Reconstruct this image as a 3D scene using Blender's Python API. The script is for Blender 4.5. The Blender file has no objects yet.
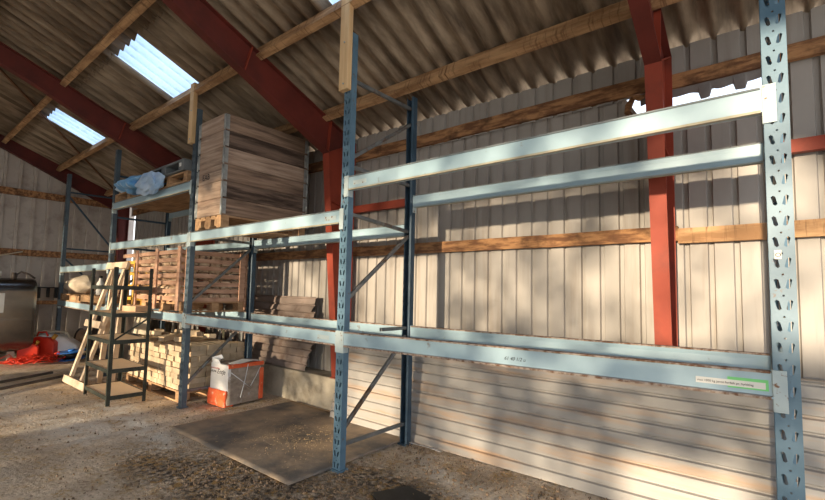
import bpy, bmesh, math, random
from mathutils import Vector, Matrix, noise
random.seed(7)
S = bpy.context.scene
COL = S.collection
V = Vector

# ------------------------------------------------------------------ helpers
class MB:
    """collects shapes, builds ONE mesh object"""
    def __init__(s): s.v = []; s.f = []; s.sm = []
    def add(s, vs, fs, smooth=False):
        n = len(s.v); s.v += [tuple(v) for v in vs]
        for f in fs: s.f.append(tuple(i + n for i in f)); s.sm.append(smooth)
        return s
    def box(s, x0, x1, y0, y1, z0, z1):
        return s.add([(x0,y0,z0),(x1,y0,z0),(x1,y1,z0),(x0,y1,z0),(x0,y0,z1),(x1,y0,z1),(x1,y1,z1),(x0,y1,z1)],
                     [(3,2,1,0),(4,5,6,7),(0,1,5,4),(1,2,6,5),(2,3,7,6),(3,0,4,7)])
    def bar(s, a, b, w, h, up=(0,0,1)):
        """rectangular bar from a to b, w sideways, h along up"""
        a, b = V(a), V(b); d = (b-a).normalized(); up = V(up)
        if abs(d.dot(up)) > .99: up = V((0,1,0))
        sd = d.cross(up).normalized(); u = sd.cross(d).normalized()
        vs = []
        for p in (a, b):
            for i, j in ((-1,-1),(1,-1),(1,1),(-1,1)): vs.append(p + sd*(i*w/2) + u*(j*h/2))
        return s.add(vs, [(0,1,2,3),(7,6,5,4),(0,4,5,1),(1,5,6,2),(2,6,7,3),(3,7,4,0)])
    def tube(s, pts, r, n=10, caps=True, smooth=True):
        pts = [V(p) for p in pts]; m = len(pts)
        rr = r if isinstance(r, (list, tuple)) else [r]*m
        vs = []; prev = None
        for i, p in enumerate(pts):
            d = (pts[min(i+1,m-1)] - pts[max(i-1,0)]).normalized()
            if prev is None: a = d.orthogonal().normalized()
            else: a = (prev - d*prev.dot(d)).normalized()
            prev = a; b = d.cross(a)
            for k in range(n):
                t = 2*math.pi*k/n; vs.append(p + (a*math.cos(t) + b*math.sin(t))*rr[i])
        fs = [(i*n+k, i*n+(k+1)%n, (i+1)*n+(k+1)%n, (i+1)*n+k) for i in range(m-1) for k in range(n)]
        s.add(vs, fs, smooth)
        if caps:
            b = len(s.v) - len(vs)
            s.f.append(tuple(b+k for k in range(n))[::-1]); s.sm.append(False)
            s.f.append(tuple(b+(m-1)*n+k for k in range(n))); s.sm.append(False)
        return s
    def prism(s, poly, axis, a, b):
        """poly = list of 2-D points; extruded along axis from a to b"""
        n = len(poly)
        def mk(p, t):
            return {'X': (t,p[0],p[1]), 'Y': (p[0],t,p[1]), 'Z': (p[0],p[1],t)}[axis]
        vs = [mk(p,a) for p in poly] + [mk(p,b) for p in poly]
        return s.add(vs, [tuple(range(n))[::-1], tuple(range(n,2*n))] + [(i,(i+1)%n,n+(i+1)%n,n+i) for i in range(n)])
    def sheet(s, rows, smooth=False):
        """grid of points"""
        m = len(rows[0]); vs = [p for r in rows for p in r]
        return s.add(vs, [(i*m+j, i*m+j+1, (i+1)*m+j+1, (i+1)*m+j) for i in range(len(rows)-1) for j in range(m-1)], smooth)
    def mesh(s, name, m):
        me = bpy.data.meshes.new(name); me.from_pydata(s.v, [], s.f); me.update()
        if any(s.sm): me.polygons.foreach_set('use_smooth', s.sm)
        bm = bmesh.new(); bm.from_mesh(me); bmesh.ops.recalc_face_normals(bm, faces=bm.faces); bm.to_mesh(me); bm.free()
        if m: me.materials.append(m)
        return me
    def build(s, name, m, parent=None, loc=(0,0,0), rot=(0,0,0), bevel=0, solid=0, subsurf=0):
        return link(name, s.mesh(name, m), parent, loc, rot, bevel, solid, subsurf)
def link(name, me, parent=None, loc=(0,0,0), rot=(0,0,0), bevel=0, solid=0, subsurf=0):
    o = bpy.data.objects.new(name, me); COL.objects.link(o); o.parent = parent
    o.location = loc; o.rotation_euler = rot
    if solid:
        md = o.modifiers.new('solid','SOLIDIFY'); md.thickness = solid; md.offset = 0
    if bevel:
        md = o.modifiers.new('bevel','BEVEL'); md.width = bevel; md.segments = 2; md.limit_method = 'ANGLE'
    if subsurf:
        md = o.modifiers.new('sub','SUBSURF'); md.levels = subsurf; md.render_levels = subsurf
    return o
def tag(o, label=None, cat=None, group=None, kind=None):
    if label: o['label'] = label
    if cat: o['category'] = cat
    if group: o['group'] = group
    if kind: o['kind'] = kind
    return o
def thing(name, loc, label, cat, group=None, rz=0, rx=0, ry=0):
    o = bpy.data.objects.new(name, None); COL.objects.link(o); o.location = loc; o.rotation_euler = (rx,ry,rz)
    o.empty_display_size = .1
    return tag(o, label, cat, group)
def copy_tree(o, parent=None):
    c = o.copy(); COL.objects.link(c); c.parent = parent
    for ch in list(o.children): copy_tree(ch, c)
    return c
def struct(o, label=None):
    o['kind'] = 'structure'
    if label: o['label'] = label
    return o
def text_mesh(txt, size, m, name='lettering', shear=0):
    cu = bpy.data.curves.new('t','FONT'); cu.body = txt; cu.size = size; cu.shear = shear; cu.align_x = 'LEFT'; cu.extrude = .0004
    o = bpy.data.objects.new('t', cu); COL.objects.link(o)
    dg = bpy.context.evaluated_depsgraph_get(); me = bpy.data.meshes.new_from_object(o.evaluated_get(dg))
    bpy.data.objects.remove(o); bpy.data.curves.remove(cu); me.name = name
    me.materials.clear(); me.materials.append(m); return me

# ------------------------------------------------------------------ materials
def mat(name, c1, c2=None, scale=4, stretch=(1,1,1), rough=.8, metal=0, c3=None, s3=2, t3=(.55,.65), st3=None,
        dust_or_light=None, dust_or_light_amt=.7, bump=.2, bscale=None, bstretch=None, detail=6, spec=.3, lo=.35, hi=.65, rnd=True):
    m = bpy.data.materials.new(name); m.use_nodes = True; N = m.node_tree.nodes; L = m.node_tree.links
    bs = N['Principled BSDF']; bs.inputs['Roughness'].default_value = rough; bs.inputs['Metallic'].default_value = metal
    bs.inputs['Specular IOR Level'].default_value = spec
    tc = N.new('ShaderNodeTexCoord'); src = tc.outputs['Object']
    if rnd:
        oi = N.new('ShaderNodeObjectInfo'); mu = N.new('ShaderNodeVectorMath'); mu.operation = 'SCALE'; mu.inputs[0].default_value = (37,23,51)
        L.new(oi.outputs['Random'], mu.inputs['Scale']); ad = N.new('ShaderNodeVectorMath')
        L.new(src, ad.inputs[0]); L.new(mu.outputs[0], ad.inputs[1]); src = ad.outputs[0]
    def nz(sc, st, det=detail, rg=.6):
        mp = N.new('ShaderNodeMapping'); mp.inputs['Scale'].default_value = st; L.new(src, mp.inputs[0])
        n = N.new('ShaderNodeTexNoise'); n.inputs['Scale'].default_value = sc; n.inputs['Detail'].default_value = det; n.inputs['Roughness'].default_value = rg
        L.new(mp.outputs[0], n.inputs['Vector']); return n.outputs['Fac']
    n1 = nz(scale, stretch)
    cr = N.new('ShaderNodeValToRGB'); cr.color_ramp.elements[0].position = lo; cr.color_ramp.elements[1].position = hi
    cr.color_ramp.elements[0].color = (*c1,1); cr.color_ramp.elements[1].color = (*(c2 or c1),1)
    L.new(n1, cr.inputs[0]); out = cr.outputs[0]
    if c3:
        n3 = nz(s3, st3 or (1,1,1)); mr = N.new('ShaderNodeMapRange'); mr.inputs[1].default_value = t3[0]; mr.inputs[2].default_value = t3[1]
        L.new(n3, mr.inputs[0]); mx = N.new('ShaderNodeMix'); mx.data_type = 'RGBA'
        L.new(mr.outputs[0], mx.inputs[0]); L.new(out, mx.inputs[6]); mx.inputs[7].default_value = (*c3,1); out = mx.outputs[2]
    if dust_or_light:  # tint on upward faces
        ge = N.new('ShaderNodeNewGeometry'); sx = N.new('ShaderNodeSeparateXYZ'); L.new(ge.outputs['Normal'], sx.inputs[0])
        mr = N.new('ShaderNodeMapRange'); mr.inputs[1].default_value = .6; mr.inputs[2].default_value = .95; mr.inputs[4].default_value = dust_or_light_amt
        L.new(sx.outputs[2], mr.inputs[0]); mx = N.new('ShaderNodeMix'); mx.data_type = 'RGBA'
        L.new(mr.outputs[0], mx.inputs[0]); L.new(out, mx.inputs[6]); mx.inputs[7].default_value = (*dust_or_light,1); out = mx.outputs[2]
    L.new(out, bs.inputs['Base Color'])
    if bump:
        nb = nz(bscale or scale*4, bstretch or stretch, 4); bp = N.new('ShaderNodeBump'); bp.inputs['Strength'].default_value = bump; bp.inputs['Distance'].default_value = .01
        L.new(nb, bp.inputs['Height']); L.new(bp.outputs[0], bs.inputs['Normal'])
    return m
M = {}
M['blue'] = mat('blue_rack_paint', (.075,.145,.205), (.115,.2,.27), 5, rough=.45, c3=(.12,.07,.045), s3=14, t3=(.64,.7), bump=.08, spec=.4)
M['shaded_blue'] = mat('shaded_rack_paint', (.03,.06,.09), (.05,.09,.13), 5, rough=.5, c3=(.1,.06,.04), s3=14, t3=(.66,.74), bump=.08)  # the blue rack paint again, with shade put into the colour
M['beam'] = mat('pale_blue_beam_paint', (.3,.43,.5), (.36,.49,.56), 3, rough=.42, c3=(.2,.14,.1), s3=9, t3=(.66,.75), dust_or_light=(.2,.12,.075), dust_or_light_amt=.9, bump=.06, spec=.45)
M['beamrust'] = mat('rusty_lip', (.4,.33,.28), (.16,.08,.045), 9, (3,3,3), rough=.8, bump=.2, lo=.42, hi=.6)
M['beamtan'] = mat('tan_lip', (.4,.37,.28), (.3,.27,.2), 9, rough=.7)
M['beamgrey'] = mat('grey_lip', (.13,.15,.16), (.2,.22,.23), 9, rough=.6)
M['conn'] = mat('grey_connector', (.45,.53,.54), (.38,.46,.48), 8, rough=.5, c3=(.2,.1,.05), s3=22, t3=(.6,.66), bump=.1)
M['brace'] = mat('galvanised_brace', (.12,.14,.15), (.22,.22,.21), 6, (1,1,1), rough=.45, metal=.3, c3=(.14,.09,.06), s3=8, bump=.05)
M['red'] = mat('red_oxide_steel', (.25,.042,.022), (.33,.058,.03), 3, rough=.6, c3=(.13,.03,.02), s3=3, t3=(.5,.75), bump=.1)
M['rafter'] = mat('shaded_rafter_steel', (.11,.022,.016), (.16,.03,.021), 3, rough=.6, c3=(.06,.018,.014), s3=2, t3=(.5,.75), bump=.1)  # same paint as the columns, darkened to put roof shade into the colour
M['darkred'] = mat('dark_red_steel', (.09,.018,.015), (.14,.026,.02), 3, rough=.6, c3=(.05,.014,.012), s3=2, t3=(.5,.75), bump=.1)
M['purlin'] = mat('rough_sawn_purlin', (.3,.165,.08), (.54,.33,.17), 5, (.5,3,3), lo=.4, hi=.6, rough=.9, c3=(.17,.09,.045), s3=5, t3=(.55,.68), st3=(7,.6,.6), bump=.6, bscale=30, bstretch=(2,.4,.4))
M['girt'] = mat('weathered_girt', (.17,.08,.04), (.42,.22,.1), 7, (.6,3,3), lo=.42, hi=.58, rough=.9, c3=(.09,.045,.025), s3=5, t3=(.52,.7), bump=.6, bscale=25)
M['pine'] = mat('new_pine', (.58,.36,.17), (.72,.5,.27), 3, (8,8,.5), rough=.7, c3=(.35,.18,.08), s3=12, t3=(.7,.74), bump=.1)
M['palewood'] = mat('pale_sanded_wood', (.55,.42,.29), (.7,.56,.42), 4, (2,2,2), rough=.75, bump=.15)
M['pallet'] = mat('pallet_wood', (.33,.19,.1), (.52,.33,.18), 4, (1,6,6), rough=.85, c3=(.16,.09,.05), s3=3, t3=(.55,.75), bump=.3)
M['collar'] = mat('weathered_collar_wood', (.3,.2,.145), (.52,.39,.295), 3, (.5,.5,9), rough=.85, c3=(.16,.11,.085), s3=3, t3=(.5,.7), st3=(.5,.5,6), bump=.35, bscale=8)
M['collard'] = mat('dark_collar_wood', (.12,.085,.065), (.25,.17,.125), 3, (.5,.5,9), rough=.88, c3=(.06,.04,.03), s3=2.5, t3=(.45,.6), st3=(.6,.6,5), bump=.35, bscale=8)
M['collarm'] = mat('brown_collar_wood', (.2,.13,.09), (.38,.265,.19), 3, (.5,.5,9), rough=.88, c3=(.12,.08,.06), s3=3, t3=(.5,.7), st3=(.5,.5,6), bump=.35, bscale=8)
M['cratewood'] = mat('reddish_crate_wood', (.4,.22,.14), (.62,.39,.27), 3, (1,1,6), rough=.85, c3=(.22,.11,.07), s3=2.5, t3=(.55,.75), bump=.25)
M['log'] = mat('split_firewood', (.42,.26,.15), (.75,.58,.4), 5, (1,4,4), rough=.9, c3=(.16,.1,.07), s3=4, bump=.3)
M['yellow'] = mat('yellow_varnished_wood', (.6,.3,.04), (.75,.43,.08), 4, rough=.5, bump=.05)
M['galv'] = mat('galvanised_hinge', (.32,.34,.34), (.5,.52,.5), 20, rough=.4, metal=.5, bump=.1)
M['cement'] = mat('fibre_cement_roof', (.21,.155,.105), (.4,.31,.22), 5, (1.7,.22,1), lo=.38, hi=.64, rough=.95, c3=(.11,.08,.055), s3=1.6, t3=(.5,.68), st3=(4,.45,1), bump=.3, bscale=60, bstretch=(1,1,1), rnd=False)
M['wall'] = mat('grey_steel_cladding', (.31,.285,.26), (.38,.35,.32), 1.2, (2,1,.5), rough=.55, c3=(.24,.2,.165), s3=3, t3=(.52,.8), st3=(3,1,.25), bump=.06, bscale=3, spec=.4, rnd=False)
M['gable'] = mat('gable_cladding', (.42,.37,.33), (.5,.45,.4), 1.2, rough=.6, c3=(.24,.19,.16), s3=3, t3=(.5,.8), bump=.05, rnd=False)
M['stackm'] = mat('dusty_stacked_sheet', (.29,.272,.255), (.35,.328,.305), 1.5, (.3,1,3), rough=.5, c3=(.38,.25,.16), s3=2.5, t3=(.5,.7), st3=(.4,1,4), bump=.05, spec=.5)
M['stackd'] = mat('brown_stacked_sheet', (.2,.155,.13), (.28,.22,.19), 1.5, (.3,1,3), rough=.6, c3=(.16,.11,.085), s3=3, bump=.05)
M['concrete'] = mat('old_concrete', (.34,.29,.22), (.52,.46,.36), 3, rough=.95, c3=(.2,.17,.13), s3=2.2, t3=(.55,.7), bump=.6, bscale=12)
M['mat'] = mat('black_rubber_mat', (.12,.108,.098), (.19,.168,.148), 2.5, rough=.8, c3=(.46,.34,.23), s3=1.9, t3=(.38,.64), bump=.3, bscale=20, rnd=False)
M['darksteel'] = mat('dark_green_steel', (.02,.024,.02), (.045,.05,.04), 8, rough=.5, bump=.05)
M['mdf'] = mat('brown_fibreboard', (.5,.34,.21), (.6,.43,.28), 6, rough=.8, dust_or_light=(.85,.68,.48), dust_or_light_amt=.85, bump=.1)  # paler upward faces: light on the board tops is painted into the colour
M['tank'] = mat('dull_tank_steel', (.2,.19,.178), (.27,.255,.235), 3, rough=.25, metal=.95, c3=(.13,.12,.11), s3=1.2, t3=(.5,.7), bump=.05)
M['tankdark'] = mat('grimy_tank_steel', (.035,.036,.036), (.07,.068,.065), 3, rough=.4, metal=.6, bump=.05)
M['white'] = mat('white_plastic', (.75,.74,.7), (.82,.8,.76), 4, rough=.5, bump=.05)
M['cream'] = mat('cream_plastic', (.55,.48,.36), (.68,.6,.47), 4, rough=.5, bump=.1)
M['black'] = mat('black_plastic', (.012,.012,.012), (.03,.03,.03), 6, rough=.5, bump=.05)
M['redpl'] = mat('red_plastic', (.6,.03,.012), (.72,.06,.025), 5, rough=.35, bump=.1)
M['orange'] = mat('orange_crumpled_plastic', (.78,.1,.03), (.86,.19,.08), 8, rough=.4, c3=(.85,.5,.35), s3=16, t3=(.6,.7), bump=.7, bscale=20)
M['bluepl'] = mat('blue_plastic', (.02,.12,.42), (.04,.2,.6), 5, rough=.4, bump=.05)
M['tarp'] = mat('blue_tarp', (.12,.36,.7), (.3,.55,.85), 4, rough=.55, c3=(.62,.74,.86), s3=4, t3=(.5,.6), bump=.5, bscale=18)
M['tarpwhite'] = mat('whitish_blue_film', (.28,.45,.68), (.5,.64,.82), 4, rough=.45, bump=.5, bscale=18)
M['whitefilm'] = mat('white_plastic_film', (.6,.62,.66), (.76,.78,.8), 6, rough=.4, bump=.6, bscale=16)
M['sack'] = mat('off_white_sack', (.56,.46,.34), (.74,.63,.49), 5, rough=.85, bump=.5, bscale=14)
M['greypl'] = mat('grey_plastic_pallet', (.13,.145,.15), (.18,.195,.2), 4, rough=.6, bump=.05)
M['hose'] = mat('tan_hose', (.35,.22,.13), (.45,.3,.18), 5, rough=.6, bump=.05)
M['brick'] = mat('pale_wood_block', (.5,.38,.245), (.66,.53,.37), 3, (2,2,2), rough=.85, c3=(.42,.27,.15), s3=3, t3=(.55,.75), bump=.2)
M['bagprint'] = mat('white_bag_print', (.7,.69,.68), (.8,.79,.77), 5, rough=.35, c3=(.6,.56,.52), s3=6, t3=(.6,.8), bump=.3, bscale=14)
M['bagclear'] = mat('grey_shrink_wrap', (.24,.19,.15), (.4,.33,.27), 6, (1,1,2), rough=.25, c3=(.42,.4,.38), s3=9, t3=(.62,.7), bump=.5, bscale=14, spec=.6)
M['ink'] = mat('black_ink', (.02,.02,.025), rough=.8, bump=0)
M['redink'] = mat('red_ink', (.5,.05,.04), rough=.7, bump=0)
M['grn'] = mat('green_sticker', (.2,.62,.22), rough=.6, bump=0)
M['paper'] = mat('label_paper', (.72,.71,.66), rough=.7, bump=0)
M['membrane'] = mat('torn_membrane', (.16,.15,.15), (.24,.22,.21), 5, rough=.8, bump=.4)
M['stripA'] = mat('pale_metal_strip', (.3,.31,.3), (.45,.45,.43), 5, rough=.45, metal=.4, c3=(.16,.13,.1), s3=4, bump=.05)
M['stripB'] = mat('olive_strip', (.12,.115,.08), (.22,.21,.15), 5, rough=.6, bump=.05)
M['rustbar'] = mat('dark_iron_bar', (.05,.04,.035), (.11,.085,.07), 6, rough=.6, bump=.2)
M['rusty'] = mat('rusty_rod', (.14,.07,.04), (.22,.11,.06), 6, rough=.8)
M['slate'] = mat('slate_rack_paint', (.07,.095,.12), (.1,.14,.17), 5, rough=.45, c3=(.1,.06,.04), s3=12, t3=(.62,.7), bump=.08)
M['clod'] = mat('dry_soil_clod', (.1,.07,.045), (.29,.2,.13), 9, rough=1, bump=.3)
M['straw'] = mat('straw', (.42,.28,.12), (.56,.4,.2), 9, rough=.9, bump=.1)
M['film'] = mat('crumpled_film', (.55,.52,.5), (.75,.72,.7), 9, rough=.25, bump=.4)
M['leaf'] = mat('sun_screen_leaf', (.03,.06,.02), (.07,.11,.035), 5, rough=.8, bump=.3)
# translucent skylight sheet
def mk_sky():
    m = bpy.data.materials.new('translucent_skylight'); m.use_nodes = True; N = m.node_tree.nodes; L = m.node_tree.links
    N.remove(N['Principled BSDF']); tr = N.new('ShaderNodeBsdfTranslucent'); tr.inputs[0].default_value = (.85,.93,1,1)
    tp = N.new('ShaderNodeBsdfTransparent'); tp.inputs[0].default_value = (.8,.88,1,1); mx = N.new('ShaderNodeMixShader'); mx.inputs[0].default_value = .45
    tc = N.new('ShaderNodeTexCoord'); n = N.new('ShaderNodeTexNoise'); n.inputs['Scale'].default_value = 9
    cr = N.new('ShaderNodeMapRange'); cr.inputs[1].default_value = .45; cr.inputs[2].default_value = .75; cr.inputs[3].default_value = .3; cr.inputs[4].default_value = .6
    L.new(tc.outputs['Object'], n.inputs['Vector']); L.new(n.outputs['Fac'], cr.inputs[0]); L.new(cr.outputs[0], mx.inputs[0])
    L.new(tr.outputs[0], mx.inputs[1]); L.new(tp.outputs[0], mx.inputs[2]); L.new(mx.outputs[0], N['Material Output'].inputs[0]); return m
M['sky'] = mk_sky()
# ground
def mk_ground():
    m = bpy.data.materials.new('dirt_floor'); m.use_nodes = True; N = m.node_tree.nodes; L = m.node_tree.links
    bs = N['Principled BSDF']; bs.inputs['Roughness'].default_value = .95; bs.inputs['Specular IOR Level'].default_value = .15
    tc = N.new('ShaderNodeTexCoord')
    def nz(sc, det=8, st=(1,1,1), rg=.65):
        mp = N.new('ShaderNodeMapping'); mp.inputs['Scale'].default_value = st; L.new(tc.outputs['Object'], mp.inputs[0])
        n = N.new('ShaderNodeTexNoise'); n.inputs['Scale'].default_value = sc; n.inputs['Detail'].default_value = det; n.inputs['Roughness'].default_value = rg
        L.new(mp.outputs[0], n.inputs['Vector']); return n.outputs['Fac']
    def mixc(f, a, b):
        mx = N.new('ShaderNodeMix'); mx.data_type = 'RGBA'; L.new(f, mx.inputs[0])
        for s_, i in ((a,6),(b,7)):
            if isinstance(s_, tuple): mx.inputs[i].default_value = (*s_,1)
            else: L.new(s_, mx.inputs[i])
        return mx.outputs[2]
    def rng(f, a, b, c=0, d=1):
        mr = N.new('ShaderNodeMapRange'); mr.inputs[1].default_value = a; mr.inputs[2].default_value = b; mr.inputs[3].default_value = c; mr.inputs[4].default_value = d
        L.new(f, mr.inputs[0]); return mr.outputs[0]
    def mul(a, b):
        k = N.new('ShaderNodeMath'); k.operation = 'MULTIPLY'; L.new(a, k.inputs[0]); L.new(b, k.inputs[1]); return k.outputs[0]
    at = N.new('ShaderNodeAttribute'); at.attribute_name = 'dirt'; sp = N.new('ShaderNodeSeparateColor'); L.new(at.outputs['Color'], sp.inputs[0])
    base = mixc(rng(nz(2.2), .38, .62), (.5,.385,.275), (.82,.67,.51))
    base = mixc(rng(nz(14), .5, .68, 0, .8), base, (.62,.5,.36))
    base = mixc(rng(nz(30,5), .55, .65, 0, .75), base, (.22,.145,.09))
    base = mixc(mul(rng(nz(5), .5, .62), rng(nz(45,3,(1,1,1)), .42, .6)), base, (.5,.31,.12))
    base = mixc(mul(sp.outputs[1], rng(nz(6), .34, .56)), base, (.85,.79,.7))
    base = mixc(mul(sp.outputs[0], rng(nz(22), .38, .56)), base, (.085,.066,.052))
    base = mixc(mul(sp.outputs[0], rng(nz(18), .52, .6)), base, (.46,.28,.11))
    L.new(base, bs.inputs['Base Color'])
    bp = N.new('ShaderNodeBump'); bp.inputs['Strength'].default_value = .9; bp.inputs['Distance'].default_value = .025
    L.new(nz(26, 8), bp.inputs['Height']); L.new(bp.outputs[0], bs.inputs['Normal']); return m
M['ground'] = mk_ground()

# ------------------------------------------------------------------ dimensions
P = 2.8; W = .087; D = .928; WY = 1.5
XA, XB, XC, XD, XE = 0, -P, -2*P, -3*P, -4*P
def roofz(y): return 4.09 - .4*y

# ------------------------------------------------------------------ floor
def build_floor():
    mb = MB()
    xs = [-13.5 + .5*i for i in range(11)] + [-8 + .25*i for i in range(1,9)] + [-6 + .07*i for i in range(1,108)] + [2 + .5*i for i in range(10)]
    ys = [-30,-22,-16,-12,-9,-7,-5.5,-4.5,-3.5,-3,-2.5] + [-2.2 + .07*i for i in range(53)] + [1.6]
    rows = []
    for y in ys:
        r = []
        for x in xs:
            z = noise.fractal(V((x*1.7, y*1.7, 0)), 1, 2, 5)*.008 + noise.noise(V((x*9, y*9, 3)))*.005 - .01
            if -4.9 < x < -2.7 and -.5 < y < 1.2: z = -.012
            r.append((x, y, min(z, 0.0)))
        rows.append(r)
    mb.sheet(rows, True); me = mb.mesh('floor', M['ground'])
    ca = me.color_attributes.new('dirt', 'FLOAT_COLOR', 'POINT')
    for i, v in enumerate(me.vertices):
        x, y = v.co.x, v.co.y
        n = noise.noise(V((x*1.3, y*1.3, 7)))*.25
        # dark mulch in front of the mat, and under the near post
        a = math.exp(-(((x+2.9)/1.0)**2 + ((y+.6+.0*x)/.42)**2)) + .9*math.exp(-(((x+2.3)/.6)**2 + ((y-.12)/.25)**2)) + .8*math.exp(-(((x+1.9)/1.2)**2+((y+1.1)/.5)**2))
        a += .7*math.exp(-(((x+4)/.5)**2 + ((y+.95)/.22)**2))
        # chalky tyre track
        c = math.exp(-(((y+.55-.28*(x+5.5)*-.3)/.18)**2))*(1 if -6.6 < x < -4.2 else 0)*.9
        c += math.exp(-(((x+5.6)/.9)**2 + ((y+1.0)/.35)**2))*.9 + .8*math.exp(-(((x+2.0)/.55)**2 + ((y-.5+(x+2)*.35)/.12)**2))
        c += .7*math.exp(-(((x+7.5)/1.2)**2 + ((y+1.4)/.3)**2))
        ca.data[i].color = (max(0,min(1,1.35*a+n)), max(0,min(1,c+n)), 0, 1)
    return struct(link('floor', me))
build_floor()

# ------------------------------------------------------------------ roof
PITCH = .18
SKY = [(-6.33,-5.60), (-9.61,-8.96), (-3.05,-2.33)]
def wave(x): return .038*math.cos(2*math.pi*x/PITCH)
def roof_sheet(x0, x1, y0, y1, off=0):
    n = max(2, int(round((x1-x0)/(PITCH/10)))); rows = []
    for y in (y0, (y0+y1)/2, y1): rows.append([(x0+(x1-x0)*i/n, y, roofz(y)+off+wave(x0+(x1-x0)*i/n)) for i in range(n+1)])
    return rows
rb = MB()
YR = -6.5
rb.sheet(roof_sheet(-12.1, 2.7, .04, WY+.12), True)
rb.sheet(roof_sheet(-12.1, 2.7, YR, -.72), True)
edges = [-12.1] + [v for s_ in sorted(SKY) for v in s_] + [2.7]
for a, b in zip(edges[0::2], edges[1::2]): rb.sheet(roof_sheet(a, b, -.76, .08), True)
struct(rb.build('ceiling', M['cement'], solid=.007), 'brown fibre cement corrugated roof underside')
for i, (a, b) in enumerate(SKY):
    mb = MB(); mb.sheet(roof_sheet(a-.02, b+.02, -.74, .06, .012), True)
    struct(mb.build('window_%d' % (i+1), M['sky'], solid=.003), 'translucent corrugated roof light')
# purlins: lie on the rafters
def purlin(y, w=.075, h=.125):
    z = roofz(y) - .03 - h/2 - .01
    mb = MB(); n = 64; rows = []
    sl = math.atan(.4); c, s_ = math.cos(sl), math.sin(sl)
    prof = [(-w/2,-h/2),(w/2,-h/2),(w/2,h/2),(-w/2,h/2),(-w/2,-h/2)]
    for i in range(n+1):
        x = -11.9 + 14.55*i/n; k = noise.noise(V((x*.8, y*5, 0)))*.008
        rows.append([(x, y + p*c + q*s_, z - p*s_ + q*c + k) for p, q in prof])
    mb.sheet(rows)
    return struct(mb.build('roof_purlin', M['purlin']), 'rough sawn wooden roof purlin')
for y in (-3.68, -2.76, -1.84, -.92, 0.0, .94): purlin(y)
# steel portal frames
def ibeam(mb, pts_bot, pts_top, xc, fw=.11, ft=.012, wt=.01):
    """web polygon between bottom and top polylines (y,z) plus flanges along both"""
    poly = pts_bot + pts_top[::-1]
    mb.prism(poly, 'X', xc-wt/2, xc+wt/2)
    for pts in (pts_bot, pts_top):
        for a, b in zip(pts[:-1], pts[1:]): mb.bar((xc,a[0],a[1]), (xc,b[0],b[1]), fw, ft, up=(0,-(b[1]-a[1]),(b[0]-a[0])) if abs(b[0]-a[0])>.01 else (0,1,0))
def portal(x, m, base=.38):
    bot = [(1.235,base),(.965,3.15),(-.2,3.70),(-1.2,4.17),(-6,6.09)]
    top = [(1.42,base),(1.42,3.38),(.0,3.955),(-1.2,4.435),(-6,6.355)]
    mb = MB(); ibeam(mb, bot[:2], top[:2], x); mr_ = MB(); ibeam(mr_, bot[1:], top[1:], x)
    mb.box(x-.055, x+.055, 1.2, 1.45, base-.0, base+.015)
    # stiffeners
    mb.bar((x,.965,3.15),(x,1.42,3.38),.01,.1,up=(1,0,0)); mb.bar((x,.965,3.15),(x,1.0,3.55),.01,.1,up=(1,0,0)); mb.bar((x,-.2,3.70),(x,-.12,4.0),.01,.1,up=(1,0,0))
    mb.bar((x,1.08,2.55),(x,1.42,2.5),.01,.1,up=(1,0,0))
    struct(mr_.build('steel_rafter', M['rafter']), 'red steel rafter under the roof, its shade painted in')
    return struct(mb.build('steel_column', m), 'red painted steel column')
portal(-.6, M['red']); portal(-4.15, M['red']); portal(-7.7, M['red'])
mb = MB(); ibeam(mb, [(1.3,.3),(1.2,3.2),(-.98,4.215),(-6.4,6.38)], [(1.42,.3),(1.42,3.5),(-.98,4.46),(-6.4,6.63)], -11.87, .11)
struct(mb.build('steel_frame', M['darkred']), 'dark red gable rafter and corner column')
# roof bracing rod
mb = MB(); mb.bar((-7.75,-2.3,roofz(-2.3)-.07), (-11.55,1.05,roofz(1.05)-.07), .025, .025)
struct(mb.build('roof_brace', M['rusty']), 'thin rusty diagonal roof brace')

# ------------------------------------------------------------------ long wall (wall_right) with girts
def wall_sheet(x0, x1, zb, zt, y, m, name, pitch=.155, ins=-1, ribw=.045, dep=.024):
    mb = MB(); x = x0; pts = []
    while x < x1:
        pts += [(x,0),(x+pitch-ribw,0),(x+pitch-ribw+.008,dep),(x+pitch-.008,dep)]; x += pitch
    pts = [(min(a,x1),b) for a,b in pts]
    top = [(a, y+b*(-ins), zt(a) if callable(zt) else zt) for a,b in pts]; bot = [(a, y+b*(-ins), zb(a) if callable(zb) else zb) for a,b in pts]
    mb.sheet([bot, top]); return struct(mb.build(name, m, solid=.002))
def ragged(x):
    if -.9 < x < .03: return 2.985 + .04*noise.noise(V((x*9,0,5))) + .02*math.sin(x*31)
    return 3.2
wall_sheet(-11.62, 2.8, .3, ragged, WY, M['wall'], 'wall_back')
wall_sheet(-11.8, 2.8, 3.13, 3.47, WY-.035, M['wall'], 'wall_back_upper', pitch=.175)
mb = MB(); mb.box(-12.0, 2.8, 1.2, 1.62, -.2, .385); mb.v = [(x, y - (.0 if z > .1 else .0), z) for x,y,z in mb.v]
struct(mb.build('baseboard_back', M['concrete'], bevel=.02), 'rough concrete plinth under the back wall')
def girt(z0, z1, m, x0, x1, y0=1.425, y1=1.475, name='wall_girt', lab=None):
    mb = MB(); n = int((x1-x0)/.12); prof = [(y0,z0),(y1,z0),(y1,z1),(y0,z1),(y0,z0)]
    rows = []
    for i in range(n+1):
        x = x0+(x1-x0)*i/n; k = noise.noise(V((x*1.2,z0*7,0)))*.008; k2 = noise.noise(V((x*2.5,z0*3,4)))*.006
        rows.append([(x, a + (k2 if a == y0 else 0), b+k) for a,b in prof])
    mb.sheet(rows); return struct(mb.build(name, m), lab)
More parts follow.
